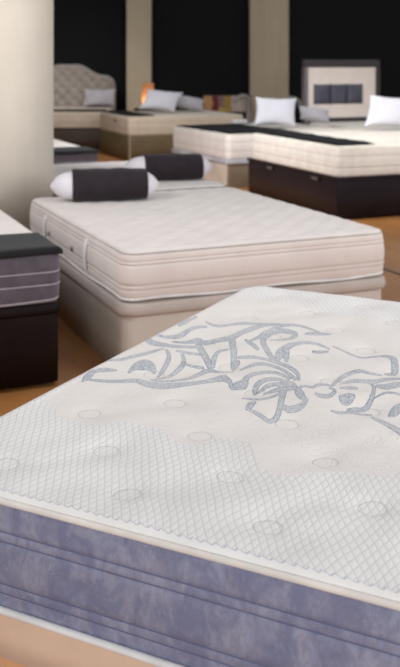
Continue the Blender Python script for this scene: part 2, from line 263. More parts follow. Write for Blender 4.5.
def bevel(o, w, seg=3, ang=40):
    b = o.modifiers.new('bevel', 'BEVEL'); b.width = w; b.segments = seg; b.limit_method = 'ANGLE'; b.angle_limit = math.radians(ang)
    o.modifiers.new('wn', 'WEIGHTED_NORMAL'); return o
BF = [(0, 3, 2, 1), (4, 5, 6, 7), (0, 1, 5, 4), (1, 2, 6, 5), (2, 3, 7, 6), (3, 0, 4, 7)]
def boxv(x0, y0, z0, x1, y1, z1):
    return [(x0, y0, z0), (x1, y0, z0), (x1, y1, z0), (x0, y1, z0), (x0, y0, z1), (x1, y0, z1), (x1, y1, z1), (x0, y1, z1)]
def box(name, x0, y0, z0, x1, y1, z1, m, parent=None, bev=.005, **k):
    o = mesh(name, boxv(x0, y0, z0, x1, y1, z1), BF, m, parent, **k)
    return bevel(o, bev) if bev else o
def cyl(name, x, y, z0, z1, r, m, parent=None, n=32, r1=None, axis='z', smooth=True):
    r1 = r if r1 is None else r1
    V = []; F = []
    prof = [(0, z0), (r*.96, z0), (r, z0+min(.004, (z1-z0)*.2)), (r1, z1-min(.004, (z1-z0)*.2)), (r1*.96, z1), (0, z1)]
    for rr, z in prof:
        for i in range(n):
            a = 2*PI*i/n; V.append((rr*math.cos(a), rr*math.sin(a), z))
    for j in range(len(prof)-1):
        for i in range(n):
            F.append((j*n+i, j*n+(i+1) % n, (j+1)*n+(i+1) % n, (j+1)*n+i))
    if axis == 'y': V = [(vx, vz, -vy) for vx, vy, vz in V]
    if axis == 'x': V = [(vz, vy, -vx) for vx, vy, vz in V]
    V = [(a+x, b+y, c) if axis == 'z' else (a+x, b+y, c) for a, b, c in V]
    return mesh(name, V, F, m, parent, smooth=smooth)
def tube(name, pts, r, m, parent=None, n=10, closed=False, flat=1.0):
    P = [Vector(p) for p in pts]; V = []; F = []; N = len(P)
    for i, p in enumerate(P):
        a = P[(i-1) % N] if (i > 0 or closed) else P[i]; b = P[(i+1) % N] if (i < N-1 or closed) else P[i]
        d = (b-a).normalized(); up = Vector((0, 0, 1)) if abs(d.z) < .95 else Vector((0, 1, 0))
        s = d.cross(up).normalized(); u = s.cross(d).normalized()
        for k in range(n):
            t = 2*PI*k/n; V.append(p+s*math.cos(t)*r+u*math.sin(t)*r*flat)
    for i in range(N if closed else N-1):
        for k in range(n):
            F.append((i*n+k, i*n+(k+1) % n, ((i+1) % N)*n+(k+1) % n, ((i+1) % N)*n+k))
    if not closed:
        F.append(tuple(range(n))); F.append(tuple((N-1)*n+k for k in range(n-1, -1, -1)))
    return mesh(name, V, F, m, parent)

def rr_point(x, y, W, L, r):
    """map a point of the rectangle onto the rounded rectangle (square to disc mapping in the corners)"""
    cx = r if x < r else (W-r if x > W-r else None); cy = r if y < r else (L-r if y > L-r else None)
    if cx is None or cy is None: return x, y
    a, b = (x-cx)/r, (y-cy)/r; h = math.hypot(a, b)
    if h < 1e-9: return x, y
    s = max(abs(a), abs(b))/h
    return cx+a*s*r, cy+b*s*r
def rr_normal(x, y, W, L, r):
    cx = min(max(x, r), W-r); cy = min(max(y, r), L-r); dx, dy = x-cx, y-cy; h = math.hypot(dx, dy)
    return (dx/h, dy/h) if h > 1e-9 else (0, 0)
def axis_samples(L, r, e, step):
    s = [0, .08*e, .3*e, .6*e, e]
    s = [v for v in s if v < r] if e > r else s
    n = max(1, round((r-s[-1])/min(step, r/3))) if r > s[-1] else 0
    for i in range(1, n+1): s.append(s[-1]+(r-s[-1])/(n-i+1))
    m = max(1, round((L-2*r)/step))
    mid = [r+(L-2*r)*i/m for i in range(1, m)]
    return s+mid+[L-v for v in reversed(s)]
def rect_loop(xs, ys):
    n, m = len(xs), len(ys)
    return [(i, 0) for i in range(n-1)]+[(n-1, j) for j in range(m-1)]+[(i, m-1) for i in range(n-1, 0, -1)]+[(0, j) for j in range(m-1, 0, -1)]

def slab(parent, W, L, zt, zb, r, e, step, disp, mtop, mside, side, name_top='quilted_top', name_side='border', ribs=True):
    """padded top sheet on a border wall; side = list of (height fraction from top, outward offset, material index)"""
    xs, ys = axis_samples(W, r, e, step), axis_samples(L, r, e, step)
    V = []; E = []
    for y in ys:
        for x in xs:
            d = min(x, y, W-x, L-y)
            px, py = rr_point(x, y, W, L, r)
            k = max(0, 1-d/e)
            z = zt-e*(1-math.sqrt(max(0, 1-k*k)))
            fall = min(1, d/(e*2)); z += disp(px, py, d)*fall
            V.append((px, py, z)); E.append(d)
    nx = len(xs); F = []
    for j in range(len(ys)-1):
        for i in range(nx-1): F.append((j*nx+i, j*nx+i+1, (j+1)*nx+i+1, (j+1)*nx+i))
    top = mesh(name_top, V, F, mtop, parent)
    loop = [(V[j*nx+i][0], V[j*nx+i][1]) for i, j in rect_loop(xs, ys)]
    # thin the loop for the border wall
    z0 = zt-e; h = z0-zb
    SV = []; SF = []; mi = []; n = len(loop)
    for f, off, _ in side:
        for x, y in loop:
            nxn, nyn = rr_normal(x, y, W, L, r)
            SV.append((x+nxn*off, y+nyn*off, z0-h*f))
    for k in range(len(side)-1):
        for i in range(n):
            SF.append((k*n+i, (k+1)*n+i, (k+1)*n+(i+1) % n, k*n+(i+1) % n)); mi.append(side[k+1][2])
    SF.append(tuple((len(side)-1)*n+i for i in range(n))[::-1]); mi.append(0)
    wall = mesh(name_side, SV, SF, mside, parent, mi=mi)
    return top, wall, E
def outline(W, L, r, off=0, n=8, step=.2):
    P = []
    for cx, cy, a0 in ((W-r, r, -90), (W-r, L-r, 0), (r, L-r, 90), (r, r, 180)):
        for i in range(n+1):
            a = math.radians(a0+90*i/n); P.append((cx+(r+off)*math.cos(a), cy+(r+off)*math.sin(a)))
    Q = []
    for i, p in enumerate(P):
        q = P[(i+1) % len(P)]; m = max(1, int(math.hypot(q[0]-p[0], q[1]-p[1])/step))
        for k in range(m): Q.append((p[0]+(q[0]-p[0])*k/m, p[1]+(q[1]-p[1])*k/m))
    return Q
def piping(name, W, L, r, z, rad, m, parent, off=.0, flat=1.0, wob=0):
    P = [(x, y, z+(wob*math.sin(x*9+y*7) if wob else 0)) for x, y in outline(W, L, r, off, 8, .06 if wob else .2)]
    return tube(name, P, rad, m, parent, n=8, closed=True, flat=flat)
def bulge(seams, amp, mseam=1, n=5, groove=.004, gw=.012, puff=.0025):
    """side profile: panels bulging between stitched grooves"""
    cuts = [0]+list(seams)+[1]; out = []
    out.append((0, 0, 0))
    for a, b in zip(cuts[:-1], cuts[1:]):
        for i in range(1, n+1):
            t = i/(n+1); f = a+(b-a)*t
            g = amp*(math.sin(PI*f)**.6 if 0 < f < 1 else 0)+puff*math.sin(PI*t)
            out.append((f, g, 0))
        if b < 1:
            g = amp*(math.sin(PI*b)**.6)
            out.append((b-gw/2, g, 0)); out.append((b, g-groove, mseam)); out.append((b+gw/2, g, mseam))
    out.append((1, 0, 0)); return out

def strip_on_side(name, v, zt, zb, m, parent, off, w=.05):
    """a vertical sewn strap on the left border of a mattress (plane x = 0), standing on it"""
    V = []; F = []; n = 7
    for i in range(n):
        t = i/(n-1); z = zt+(zb-zt)*t; x = -(off(t)+.004)
        for dx, dy in ((0, -w/2), (-.004, -w/2), (-.004, w/2), (0, w/2)): V.append((x+dx, v+dy, z))
    for i in range(n-1):
        for k in range(4): F.append((i*4+k, i*4+(k+1) % 4, (i+1)*4+(k+1) % 4, (i+1)*4+k))
    F += [(0, 1, 2, 3), tuple(range(4*n-1, 4*n-5, -1))]
    return mesh(name, V, F, m, parent, smooth=False)

RA = math.radians(23.6)
def local(o, u, v, z):
    r = o.rotation_euler.z
    return (o.location.x+u*math.cos(r)-v*math.sin(r), o.location.y+u*math.sin(r)+v*math.cos(r), z)

def throw(name, ref, u0, u1, v0, v1, z, m, hang=(0, 0, 0, 0), label='', cat='throw', group=None, bump=.003, rad=.03, edge=(0, 0, 0, 0), th=.006):
    """cloth over a bed: hang = how far it falls past (front v0, right u1, back v1, left u0)"""
    rt = empty(name, local(ref, 0, 0, 0), ref.rotation_euler.z)
    def prof(a, b, ha, hb):
        P = []
        if ha:
            P += [(a-rad*.0, -rad-ha), (a-.0, -rad-ha*.5)]
            P += [(a+rad*(1-math.cos(t)), -rad+rad*math.sin(t)) for t in [0, .3, .6, .9, 1.2, PI/2]]
        else: P.append((a, 0))
        s0, s1 = a+(rad if ha else 0), b-(rad if hb else 0); n = max(4, int((s1-s0)/.04))
        P += [(s0+(s1-s0)*i/n, 0) for i in range(1, n)]
        if hb:
            P += [(b-rad*(1-math.cos(t)), -rad+rad*math.sin(t)) for t in [PI/2, 1.2, .9, .6, .3, 0]]
            P += [(b, -rad-hb*.5), (b, -rad-hb)]
        else: P.append((b, 0))
        return P
    U = prof(u0, u1, hang[3], hang[1]); Vv = prof(v0, v1, hang[0], hang[2])
    V = []; rnd = random.Random(len(name)+int(u1*100))
    p1, p2 = rnd.random()*6, rnd.random()*6
    for v, zv in Vv:
        for u, zu in U:
            w = bump*(math.sin(u*14+p1+2*math.sin(v*5))*.5+math.sin(v*17+p2)*.5)
            V.append((u, v, z+min(zu, zv)+max(w, -bump)+bump))
    n = len(U); F = [(j*n+i, j*n+i+1, (j+1)*n+i+1, (j+1)*n+i) for j in range(len(Vv)-1) for i in range(n-1)]
    o = mesh('cloth', V, F, m, rt)
    s = o.modifiers.new('s', 'SOLIDIFY'); s.thickness = th; s.offset = 1
    bpy.data.objects.remove(rt); o.parent = None; o.name = name
    o.location = local(ref, 0, 0, 0); o.rotation_euler = (0, 0, ref.rotation_euler.z)
    return tag(o, label, cat, group)

def pillow(name, w, h, t, loc, rot, m, label, group=None, seed=1, sag=0.0, lean=0.0):
    """stuffed pillow: local x = width, z = height, y = thickness, origin at the bottom edge"""
    rnd = random.Random(seed); n = 22; V = []; F = []
    for side in (1, -1):
        for j in range(n+1):
            for i in range(n+1):
                a, b = -1+2*i/n, -1+2*j/n
                k = ((1-abs(a)**2.4)*(1-abs(b)**2.4))**.55 if abs(a) < 1 and abs(b) < 1 else 0
                pin = 1-.10*(1-b*b)*abs(a)**4; pin2 = 1-.14*(1-a*a)*abs(b)**4
                x = a*w/2*pin; z = h/2+b*h/2*pin2
                wr = .04*math.sin(a*7+seed)*math.sin(b*5+seed*2)*k
                y = side*t/2*k*(1+wr)*(1-.18*b)+.006*math.sin(a*9+seed)*(1-k)
                if sag: z -= sag*h*(1-(a*a))*(1 if b > 0 else 0)*b
                V.append((x+lean*(z-h/2), y, z))
    N = (n+1)**2
    for s in (0, 1):
        for j in range(n):
            for i in range(n):
                q = (s*N+j*(n+1)+i, s*N+j*(n+1)+i+1, s*N+(j+1)*(n+1)+i+1, s*N+(j+1)*(n+1)+i)
                F.append(q if s else q[::-1])
    o = mesh(name, V, F, m, None, loc=loc, rot=rot)
    w_ = o.modifiers.new('w', 'WELD'); w_.merge_threshold = .0005
    o.modifiers.new('s', 'SUBSURF').render_levels = 1
    R_ = o.rotation_euler.to_matrix()
    o.location.z += loc[2]-min((R_ @ v.co).z for v in o.data.vertices)-loc[2]   # rest the lowest point on the bed
    return tag(o, label, 'pillow', group)

# ================================================================== the room
fl = box('floor', -6, .2, -.05, 9, 19.6, 0, M['floor'], bev=0, smooth=False); fl['kind'] = 'structure'
wb = box('wall_back', -6, 19.4, 0, 9, 19.6, 3.6, M['wall'], bev=0, smooth=False); wb['kind'] = 'structure'
wl = box('wall_left', -6.2, .2, 0, -6, 19.6, 3.6, M['side_wall'], bev=0, smooth=False); wl['kind'] = 'structure'
# pilasters on the back wall
t1 = box('trim_1', -1.50, 19.05, 0, -1.0, 19.4, 3.6, M['pilaster'], bev=.01, smooth=False); t1['kind'] = 'structure'
V = [(1.02, 19.4, 0), (1.02, 18.95, 0), (1.30, 18.70, 0), (1.82, 19.15, 0), (1.82, 19.4, 0)]
n = 5; V = V+[(a, b, 3.6) for a, b, c in V]
t2 = mesh('trim_2', V, [(4, 3, 2, 1, 0), (5, 6, 7, 8, 9)]+[(i, (i+1) % n, n+(i+1) % n, n+i) for i in range(n)], M['pilaster'], smooth=False); t2['kind'] = 'structure'
# metal floor joint
fj = box('trim_3', 0, -1.15, 0.0, .03, 1.15, .004, M['black_plastic'], bev=.001, smooth=False)
fj.location = (1.43, 6.93, 0); fj.rotation_euler = (0, 0, RA); fj['kind'] = 'structure'

# round column
col = empty('round_column', (-1.44, 6.95, 0))
tag(col, 'thick round beige plastered column at the left edge of the photo', 'column')
cyl('shaft', 0, 0, 0.0, 3.6, .345, M['column'], col, n=96)

# ================================================================== foreground bed (frame B)
RB = -math.radians(26.8)
def seg_dist(px, py, poly):
    """signed distance (negative inside) from points to polygon"""
    d = np.full(px.shape, 1e9); inside = np.zeros(px.shape, bool); n = len(poly)
    for i in range(n):
        x0, y0 = poly[i]; x1, y1 = poly[(i+1) % n]; ex, ey = x1-x0, y1-y0; L2 = ex*ex+ey*ey+1e-12
        t = np.clip(((px-x0)*ex+(py-y0)*ey)/L2, 0, 1)
        d = np.minimum(d, np.hypot(px-x0-t*ex, py-y0-t*ey))
        c = (y0 > py) != (y1 > py)
        with np.errstate(divide='ignore', invalid='ignore'):
            xi = x0+(py-y0)/(ey if abs(ey) > 1e-12 else 1e-12)*ex
        inside ^= c & (px < xi)
    return np.where(inside, -d, d)

FW, FL = 1.5, 2.0
TU, TV = .197, .135
def tuft_d(x, y):
    b = 9
    j0 = round((y-TV)/.175)
    for j in (j0-1, j0, j0+1):
        if j < 0 or TV+.175*j > FL-.1: continue
        o = .165 if j % 2 else 0
        i = round((x-TU-o)/.33); cx = TU+o+.33*i; 
        if cx < .06 or cx > FW-.06: continue
        b = min(b, math.hypot(x-cx, y-TV-.175*j))
    return b
def fdisp(x, y, d):
    t = tuft_d(x, y)
    z = -.009*math.exp(-(t/.042)**2)-.005*math.exp(-(t/.09)**2)
    if t < .026: z += .003*(1-(t/.026)**2)
    z += .003*math.sin(x*9+1.3)*math.sin(y*8+.5)+.0025*math.sin(x*23+math.sin(y*17))*math.sin(y*19+2*math.sin(x*11))
    return z
fb = empty('pillow_top_mattress', (-.690, 2.146, 0), RB)
tag(fb, 'large white pillow-top mattress with blue scrollwork and blue-grey velvet border, nearest the camera', 'mattress')
ZT, ZB = .624, .372
seams = [.26, .345, .73, .82]
top, wall, E = slab(fb, FW, FL, ZT, ZB, .09, .016, .0042, fdisp, M['pillowtop'], [M['velvet'], M['velvet_seam']],
                    bulge(seams, .012, 0, groove=.003, gw=.012, puff=.0015), 'quilted_top', 'velvet_border')
N = len(top.data.vertices); co = np.empty(N*3); top.data.vertices.foreach_get('co', co); co = co.reshape(-1, 3)
px, py = co[:, 0], co[:, 1]
mot = np.full(N, .02)
polys = [[tuple(float(c)/1000 for c in p.split(',')) for p in q.split()] for q in MOTIF.split(';')]
extra = []
for q in polys:
    r = [(1.46-a, 1.92-b) for a, b in q]
    if min(p[0] for p in r) > 1.02: extra.append(r)
for q in polys+extra:
    x0, x1 = min(p[0] for p in q)-.012, max(p[0] for p in q)+.012; y0, y1 = min(p[1] for p in q)-.012, max(p[1] for p in q)+.012
    s = np.where((px > x0) & (px < x1) & (py > y0) & (py < y1))[0]
    if len(s): mot[s] = np.minimum(mot[s], seg_dist(px[s], py[s], q))
pl = seg_dist(px, py, [(a/1000, b/1000) for a, b in PLAIN[:18]]+[(1.25, .50), (1.44, .62), (1.44, 1.42), (1.20, 1.72)]+[(a/1000, b/1000) for a, b in PLAIN[19:]])
tf = np.array([tuft_d(a, b) for a, b in zip(px, py)])
for nm, arr in (('motif', mot), ('plain', pl), ('tuft', np.minimum(tf, .2)), ('edge', np.minimum(np.array(E), .2))):
    at = top.data.attributes.new(nm, 'FLOAT', 'POINT'); at.data.foreach_set('value', arr.astype(np.float32))
piping('binding_tape', FW, FL, .09, ZT-.016, .0055, M['piping_cream'], fb, off=.003, flat=1.3)
piping('bottom_piping', FW, FL, .09, ZB+.008, .0085, M['piping_white'], fb, off=.012, flat=.9)
for f in seams:
    z = ZT-.016-(ZT-.016-ZB)*f
    g = .012*(math.sin(PI*f)**.6)
    piping('stitched_seam', FW, FL, .09, z, .0016, M['velvet_seam'], fb, off=g-.001)
bb = empty('upholstered_base', (-.690, 2.146, 0), RB)
tag(bb, 'low tan upholstered bed base under the blue-bordered mattress, nearest the camera', 'bed base')
def box_base(root, W, L, z0, z1, m, r=.03, mlid=None, lid=.05, name='box_body', over=0.0, lidname='padded_lid'):
    body = slab(root, W, L, z1-(lid if mlid else 0), z0, r, .008, .5, lambda *a: 0, m, [m], [(0, 0, 0), (.5, .0, 0), (1, 0, 0)], 'body_top', name)
    V = None
    t, s = body[0], body[1]
    # join the deck into the body
    me = s.data; n0 = len(me.vertices)
    vs = [v.co[:] for v in me.vertices]+[v.co[:] for v in t.data.vertices]
    fs = [tuple(p.vertices) for p in me.polygons]+[tuple(i+n0 for i in p.vertices) for p in t.data.polygons]
    bpy.data.objects.remove(t); bpy.data.objects.remove(s)
    o = mesh(name, vs, fs, m, root); w = o.modifiers.new('w', 'WELD'); w.merge_threshold = .0002
    if mlid:
        e = empty('x', (0, 0, 0)); 
        a, b, _ = slab(e, W+2*over, L+2*over, z1, z1-lid, r+over, .018, .3, lambda *q: 0, mlid, [mlid], [(0, 0, 0), (.3, .004, 0), (.7, .004, 0), (1, -.002, 0)])
        vs = [v.co[:] for v in b.data.vertices]; n0 = len(vs); vs += [v.co[:] for v in a.data.vertices]
        fs = [tuple(p.vertices) for p in b.data.polygons]+[tuple(i+n0 for i in p.vertices) for p in a.data.polygons]
        for q in (a, b, e): bpy.data.objects.remove(q)
        l = mesh(lidname, [(x-over, y-over, z) for x, y, z in vs], fs, mlid, root); w = l.modifiers.new('w', 'WELD'); w.merge_threshold = .0002
    return o
box_base(bb, FW-.02, FL-.02, .262, ZB-.002, M['tan_base'], .06)
for ch in list(bb.children): ch.location = (.01, .01, 0)
box('wooden_plinth', .02, .02, 0, FW-.02, FL-.02, .262, M['legwood'], bb, .006, smooth=False)

# ================================================================== middle bed
def quilt(amp, p, rot=False):
    def f(x, y, d):
        a, b = x/p, y/p
        q = abs(math.cos(PI*a)*math.cos(PI*b))+abs(math.sin(PI*a)*math.sin(PI*b))
        return amp*(q-.6)
    return f
mid_o = (-.364, 4.567, 0)
mm = empty('quilted_mattress', mid_o, RA)
tag(mm, 'white quilted mattress with cream stitched border on beige storage base, centre of photo', 'mattress', None)
W1, L1 = 1.525, 2.0
slab(mm, W1, L1, .628, .387, .07, .014, .0155, quilt(.012, .17), M['white_quilt'], [M['white_side'], M['seam_dark']],
     bulge([.16, .24, .68, .78], .016, 1, gw=.012, groove=.002, puff=.002), 'quilted_top', 'border')
piping('top_edge_line', W1, L1, .07, .614, .0035, M['piping_grey'], mm, off=.002)
piping('bottom_piping', W1, L1, .07, .388, .007, M['piping_white'], mm, off=.004, wob=.005)
bg = lambda t: .016*(max(0, math.sin(PI*min(max(t, 0), 1)))**.6)+.003
for v in (.62, 1.52):
    h_ = strip_on_side('side_strap', v, .588, .395, M['piping_white'], mm, bg)
for v in (.88, 1.40):
    cyl('air_vent', -.021, v, .487, .0, .012, M['vent'], mm, n=16, axis='z') if False else None
    o = cyl('air_vent', 0, 0, -.004, .006, .013, M['vent'], mm, n=20, axis='x'); o.location = (-.026, v, .49)
ms = empty('storage_base', mid_o, RA)
tag(ms, 'beige leatherette storage bed base with padded lid, under the central white mattress', 'bed base')
box_base(ms, W1, L1, 0, .372, M['base_beige'], .07, M['base_rim'], .062, 'box_body', .02, 'padded_lid')
piping('lid_seam', W1, L1, .07, .311, .003, M['vent'], ms, off=.002)

# bed behind it
ho = (-.89, 6.69, 0)
hm = empty('quilted_mattress', ho, RA)
tag(hm, 'white mattress with a dark line round its top edge, just behind the central bed, carrying the farther bolster', 'mattress')
slab(hm, 1.2, 1.95, .625, .378, .05, .018, .03, quilt(.006, .15), M['white_quilt'], [M['white_side'], M['seam_dark']], bulge([.2, .75], .012, 1), 'quilted_top', 'border')
piping('top_edge_line', 1.2, 1.95, .05, .600, .011, M['black_plastic'], hm, off=.005)  # dark line round the top edge of this mattress
hb = empty('storage_base', ho, RA)
tag(hb, 'beige bed base mostly hidden behind the central bed', 'bed base')
box_base(hb, 1.2, 1.95, 0, .378, M['base_beige'], .05, M['base_rim'], .06, 'box_body', .005)

# bolsters: pillow wrapped in a dark sleeve
def bolster(loc, rz, L, R, s0, s1, label, seed):
    rt = empty('bolster_pillow', loc, rz); tag(rt, label, 'pillow', None)
    def ring(x, rx, rz_, n=28, flat=.35):
        out = []
        for i in range(n):
            a = 2*PI*i/n; y = rx*math.cos(a); z = rz_*math.sin(a)
            z = max(z, -rz_*.82) if True else z
            out.append((x, y, z+R*.82))
        return out
    def lathe(name, prof, m, ends=True):
        V = []; F = []; n = 28
        for x, rx, rz_ in prof: V += ring(x, rx, rz_)
        # ring squash keeps the underside flat on the bed
        for j in range(len(prof)-1):
            for i in range(n): F.append((j*n+i, j*n+(i+1) % n, (j+1)*n+(i+1) % n, (j+1)*n+i))
        F.append(tuple(range(n-1, -1, -1))); F.append(tuple((len(prof)-1)*n+i for i in range(n)))
        o = mesh(name, V, F, m, rt)
        o.modifiers.new('s', 'SUBSURF').render_levels = 1
        return o
    h = L/2; P = []
    for i in range(17):
        t = -1+2*i/16; k = (1-abs(t)**4.2)**.5 if abs(t) < 1 else .0
        k = max(k, .06); P.append((t*h, R*1.12*k*.98, R*(k*.94)))
    o = lathe('pillow', P, M['pillow_bright'])
    P = []
    for i in range(13):
        x = s0+(s1-s0)*i/12; w = 1+.025*math.sin(i*1.7+seed)+(.03 if i in (0, 12) else 0)
        k = (1-abs(x/h)**4.2)**.5
        P.append((x, R*1.12*(k*.6+.42)*w, R*(k*.6+.42)*w*1.02))
    P = [(s0+.004, P[0][1]*.86, P[0][2]*.86), ] + P + [(s1-.004, P[-1][1]*.86, P[-1][2]*.86)]
    lathe('dark_sleeve', P, M['sleeve'])
    return rt
bolster((-.640, 6.29, .64), math.radians(10), .74, .112, -.225, .285, 'white bolster in a dark aubergine sleeve at the far end of the central white mattress', 1)
bolster((-.25, 7.42, .636), math.radians(10), .72, .108, -.20, .27, 'white bolster in a dark sleeve on the mattress behind, half hidden by the nearer bolster', 2)

# ================================================================== left bed + its twin
def grey_bed(ref_front_right, label, blabel, tl, W=1.5, L=2.0, zt=.655, zb=.405):
    fx, fy = ref_front_right
    o = (fx-W*math.cos(RA), fy-W*math.sin(RA), 0)
    m = empty('grey_sided_mattress', o, RA); tag(m, label, 'mattress')
    slab(m, W, L, zt, zb, .06, .02, .03, quilt(.006, .14), M['white_quilt'], [M['grey_side'], M['grey_side']], bulge([.36, .62], .010, 0), 'quilted_top', 'border')
    for f in (.36, .62):
        z = zt-.02-(zt-.02-zb)*f
        piping('side_piping', W, L, .06, z, .0042, M['piping_lilac'], m, off=.010)
    piping('bottom_piping', W, L, .06, zb+.012, .006, M['piping_lilac'], m, off=.002, wob=.004)
    b = empty('leather_base', o, RA); tag(b, blabel, 'bed base')
    box_base(b, W, L, .02, zb, M['leather'], .04, M['leather'], .055, 'box_body', .006, 'lid')
    for u, v in ((.1, .1), (W-.12, .1), (.1, L-.12), (W-.1, L-.1)): cyl('foot', u, v, 0, .02, .03, M['black_plastic'], b, n=16)
    t = throw('foot_throw', m, -.010, W+.006, -.010, .42, zt+.004, M['dark_velour'], (.004, .004, 0, .004), tl, 'throw', rad=.022, bump=.003, th=.008)
    return m
grey_bed((-.675, 4.5), 'white-topped mattress with charcoal side and pale piping at the left edge', 'dark brown leather bed base on the wooden floor at the left edge',
         'dark grey velour throw over the foot of the left-edge mattress')
grey_bed((-1.04, 9.54), 'white-topped grey-sided mattress partly behind the round column', 'dark leather bed base behind the round column, almost hidden',
         'dark grey throw over the bed just right of the round column', zt=.66, zb=.41)

# ================================================================== beds D, C, E, F, I at the back
def side_bed(origin, ang, W, L, zt, zb, mtop, mside, base, labels, r=.06, mleft=None, names=('mattress', 'bed_base'), seam=1, quiltp=.14, basefn=None):
    m = empty(names[0], origin, ang); tag(m, labels[0], 'mattress')
    slab(m, W, L, zt, zb, r, .025, .035, quilt(.008, quiltp), mtop, [mside, mside], bulge([.3, .7], .010, 0, groove=.002, puff=.001), 'quilted_top', 'border')
    b = empty(names[1], origin, ang); tag(b, labels[1], 'bed base')
    basefn(b, W, L, zb)
    return m

# D: white mattress with pale storage drawers
RD = math.radians(25)
def baseD(b, W, L, zb):
    box('carcass', .012, .0, 0, W, L, zb-.06, M['taupe_base'], b, .006, smooth=False)
    box('top_rail', -.01, -.02, zb-.06, W, L, zb-.002, M['grey_rail'], b, .004, smooth=False)
    for k in range(2):
        v0, v1 = .02+k*.84, .84+k*.84
        d = box('drawer_front', -.008, v0, .03, .012, min(v1, L-.01), zb-.075, M['pale_base'], b, .004, smooth=False)
    for v in (.55, 1.25):
        box('rail_vent', -.016, v-.13, zb-.046, -.009, v+.13, zb-.018, M['white_plastic'], b, .002, smooth=False)
D = side_bed((.340, 11.6, 0), RD, 1.9, 1.72, .675, .365, M['cream_top'], M['white_quilt'], None,
             ('thick white mattress under a black cloth, left neighbour of the large cream mattress', 'pale storage base with grey top rail and white vents'), basefn=baseD)
throw('foot_cloth', D, .02, .95, .0, 1.66, .682, M['black_cloth'], (0, 0, 0, 0), 'black cloth spread over the smaller white mattress left of the cream one', 'throw', bump=.004)
# C: big cream mattress on black-brown base
RC = math.radians(22)
def baseC(b, W, L, zb):
    box_base(b, W, L+.1, .012, zb-.002, M['black_base'], .02)
    for v in (.45, 1.5):
        o = box('lid_catch', -.014, v-.07, zb-.075, -.001, v+.07, zb-.045, M['chrome'], b, .003, smooth=False)
        for s in (-1, 1): box('catch_end', -.018, v+s*.085-.02, zb-.08, -.001, v+s*.085+.02, zb-.04, M['black_plastic'], b, .002, smooth=False)
    box('lid', -.01, -.01, zb-.03, W+.01, L+.11, zb-.001, M['black_base'], b, .004, smooth=False)
    for u, v in ((.1, .1), (W-.1, .1), (.1, L-.1), (W-.1, L-.1)): cyl('foot', u, v, 0, .012, .03, M['black_plastic'], b, n=16)
C = side_bed((1.36, 9.22, 0), RC, 2.05, 2.0, .73, .43, M['cream_top'], M['cream_side'], None,
             ('large cream mattress with black cloth across its foot, on black-brown base at right', 'glossy black-brown bed base under the large cream mattress'), basefn=baseC, quiltp=.2)
throw('foot_cloth', C, .03, .46, .06, 1.95, .742, M['black_cloth'], (0, 0, 0, 0), 'black cloth strip across the foot of the large cream mattress', 'throw', bump=.004)
# E: beige mattress on olive base, beside the lamp
RE = math.radians(22)
def baseE(b, W, L, zb):
    box_base(b, W, L, 0, zb-.002, M['olive_base'], .03)
    box('corner_post', -.004, -.004, 0, .03, .03, zb-.004, M['taupe_base'], b, .004, smooth=False)
E_ = side_bed((-1.12, 14.75, 0), RE, 2.0, 1.7, .71, .415, M['beige_top'], M['beige_side'], None,
              ('beige mattress on olive-brown base in front of the lit lamp', 'olive-brown bed base under the beige mattress near the lamp'), basefn=baseE)
box('side_tag', -.021, .68, .59, -.013, .74, .64, M['black_plastic'], E_, .002, smooth=False)
throw('foot_cloth', E_, .03, .45, .04, 1.66, .722, M['black_cloth'], (0, 0, 0, 0), 'black cloth strip on the foot of the beige mattress near the lamp', 'throw', bump=.004)
# F: far left with tufted headboard
def baseF(b, W, L, zb):
    box_base(b, W, L, 0, zb-.03, M['brown_base'], .03)
    box('top_strip', .01, .01, zb-.03, W-.01, L-.01, zb-.001, M['black_plastic'], b, .003, smooth=False)
Fm = side_bed((-3.56, 16.75, 0), 0, 1.85, 1.9, .69, .40, M['beige_top'], M['beige_side'], None,
              ('beige mattress below the tufted headboard, farthest at left', 'dark brown bed base below the tufted headboard, farthest left'), basefn=baseF)
throw('foot_cloth', Fm, .02, 1.83, .01, .55, .70, M['black_cloth'], (0, 0, 0, 0), 'black cloth across the foot of the bed with the tufted headboard', 'throw', bump=.003)
# tufted headboard
hd = empty('tufted_headboard', (-3.60, 18.74, 0))
tag(hd, 'taupe button-tufted headboard with curved camel-back top at far left', 'headboard')
HW = 1.9
def camel(x):
    s = abs(x-HW/2)/(HW/2)
    if s < .18: z = 1.545
    elif s < .74: z = 1.33+(1.545-1.33)*(.5+.5*math.cos(PI*(s-.18)/.56))
    else: z = 1.33
    if s > .74: z = 1.10+.23*math.sqrt(max(0, 1-((s-.74)/.26)**2.2))
    return z
nx, nz = 120, 70; V = []; Fc = []
for back in (0, 1):
    for j in range(nz+1):
        for i in range(nx+1):
            x = HW*i/nx; tz = j/nz; z = .30+(camel(x)-.30)*tz
            ed = min(x, HW-x, (camel(x)-z), .3)
            y = .10
            if not back:
                ru = round(z/.12); q = 1
                for rr_ in (ru-1, ru, ru+1):
                    ox = .12 if rr_ % 2 else 0; cx_ = round((x-ox)/.24)*.24+ox
                    q -= math.exp(-(((x-cx_)/.055)**2+((z-rr_*.12)/.05)**2))
                aa, cc = x/.24, z/.24
                q -= .25*max(math.exp(-((abs((aa+cc) % 1-.5)-.5)/.06)**2), math.exp(-((abs((aa-cc) % 1-.5)-.5)/.06)**2))
                q = max(q, 0)
                y = -.02-.035*q*min(1, ed/.06)-.02*min(1, math.sqrt(max(0, ed)/.05))+.05*(1-min(1, math.sqrt(max(0, ed)/.04)))
            V.append((x, y, z))
N = (nx+1)*(nz+1)
for s in (0, 1):
    for j in range(nz):
        for i in range(nx):
            q = (s*N+j*(nx+1)+i, s*N+j*(nx+1)+i+1, s*N+(j+1)*(nx+1)+i+1, s*N+(j+1)*(nx+1)+i); Fc.append(q[::-1] if s else q)
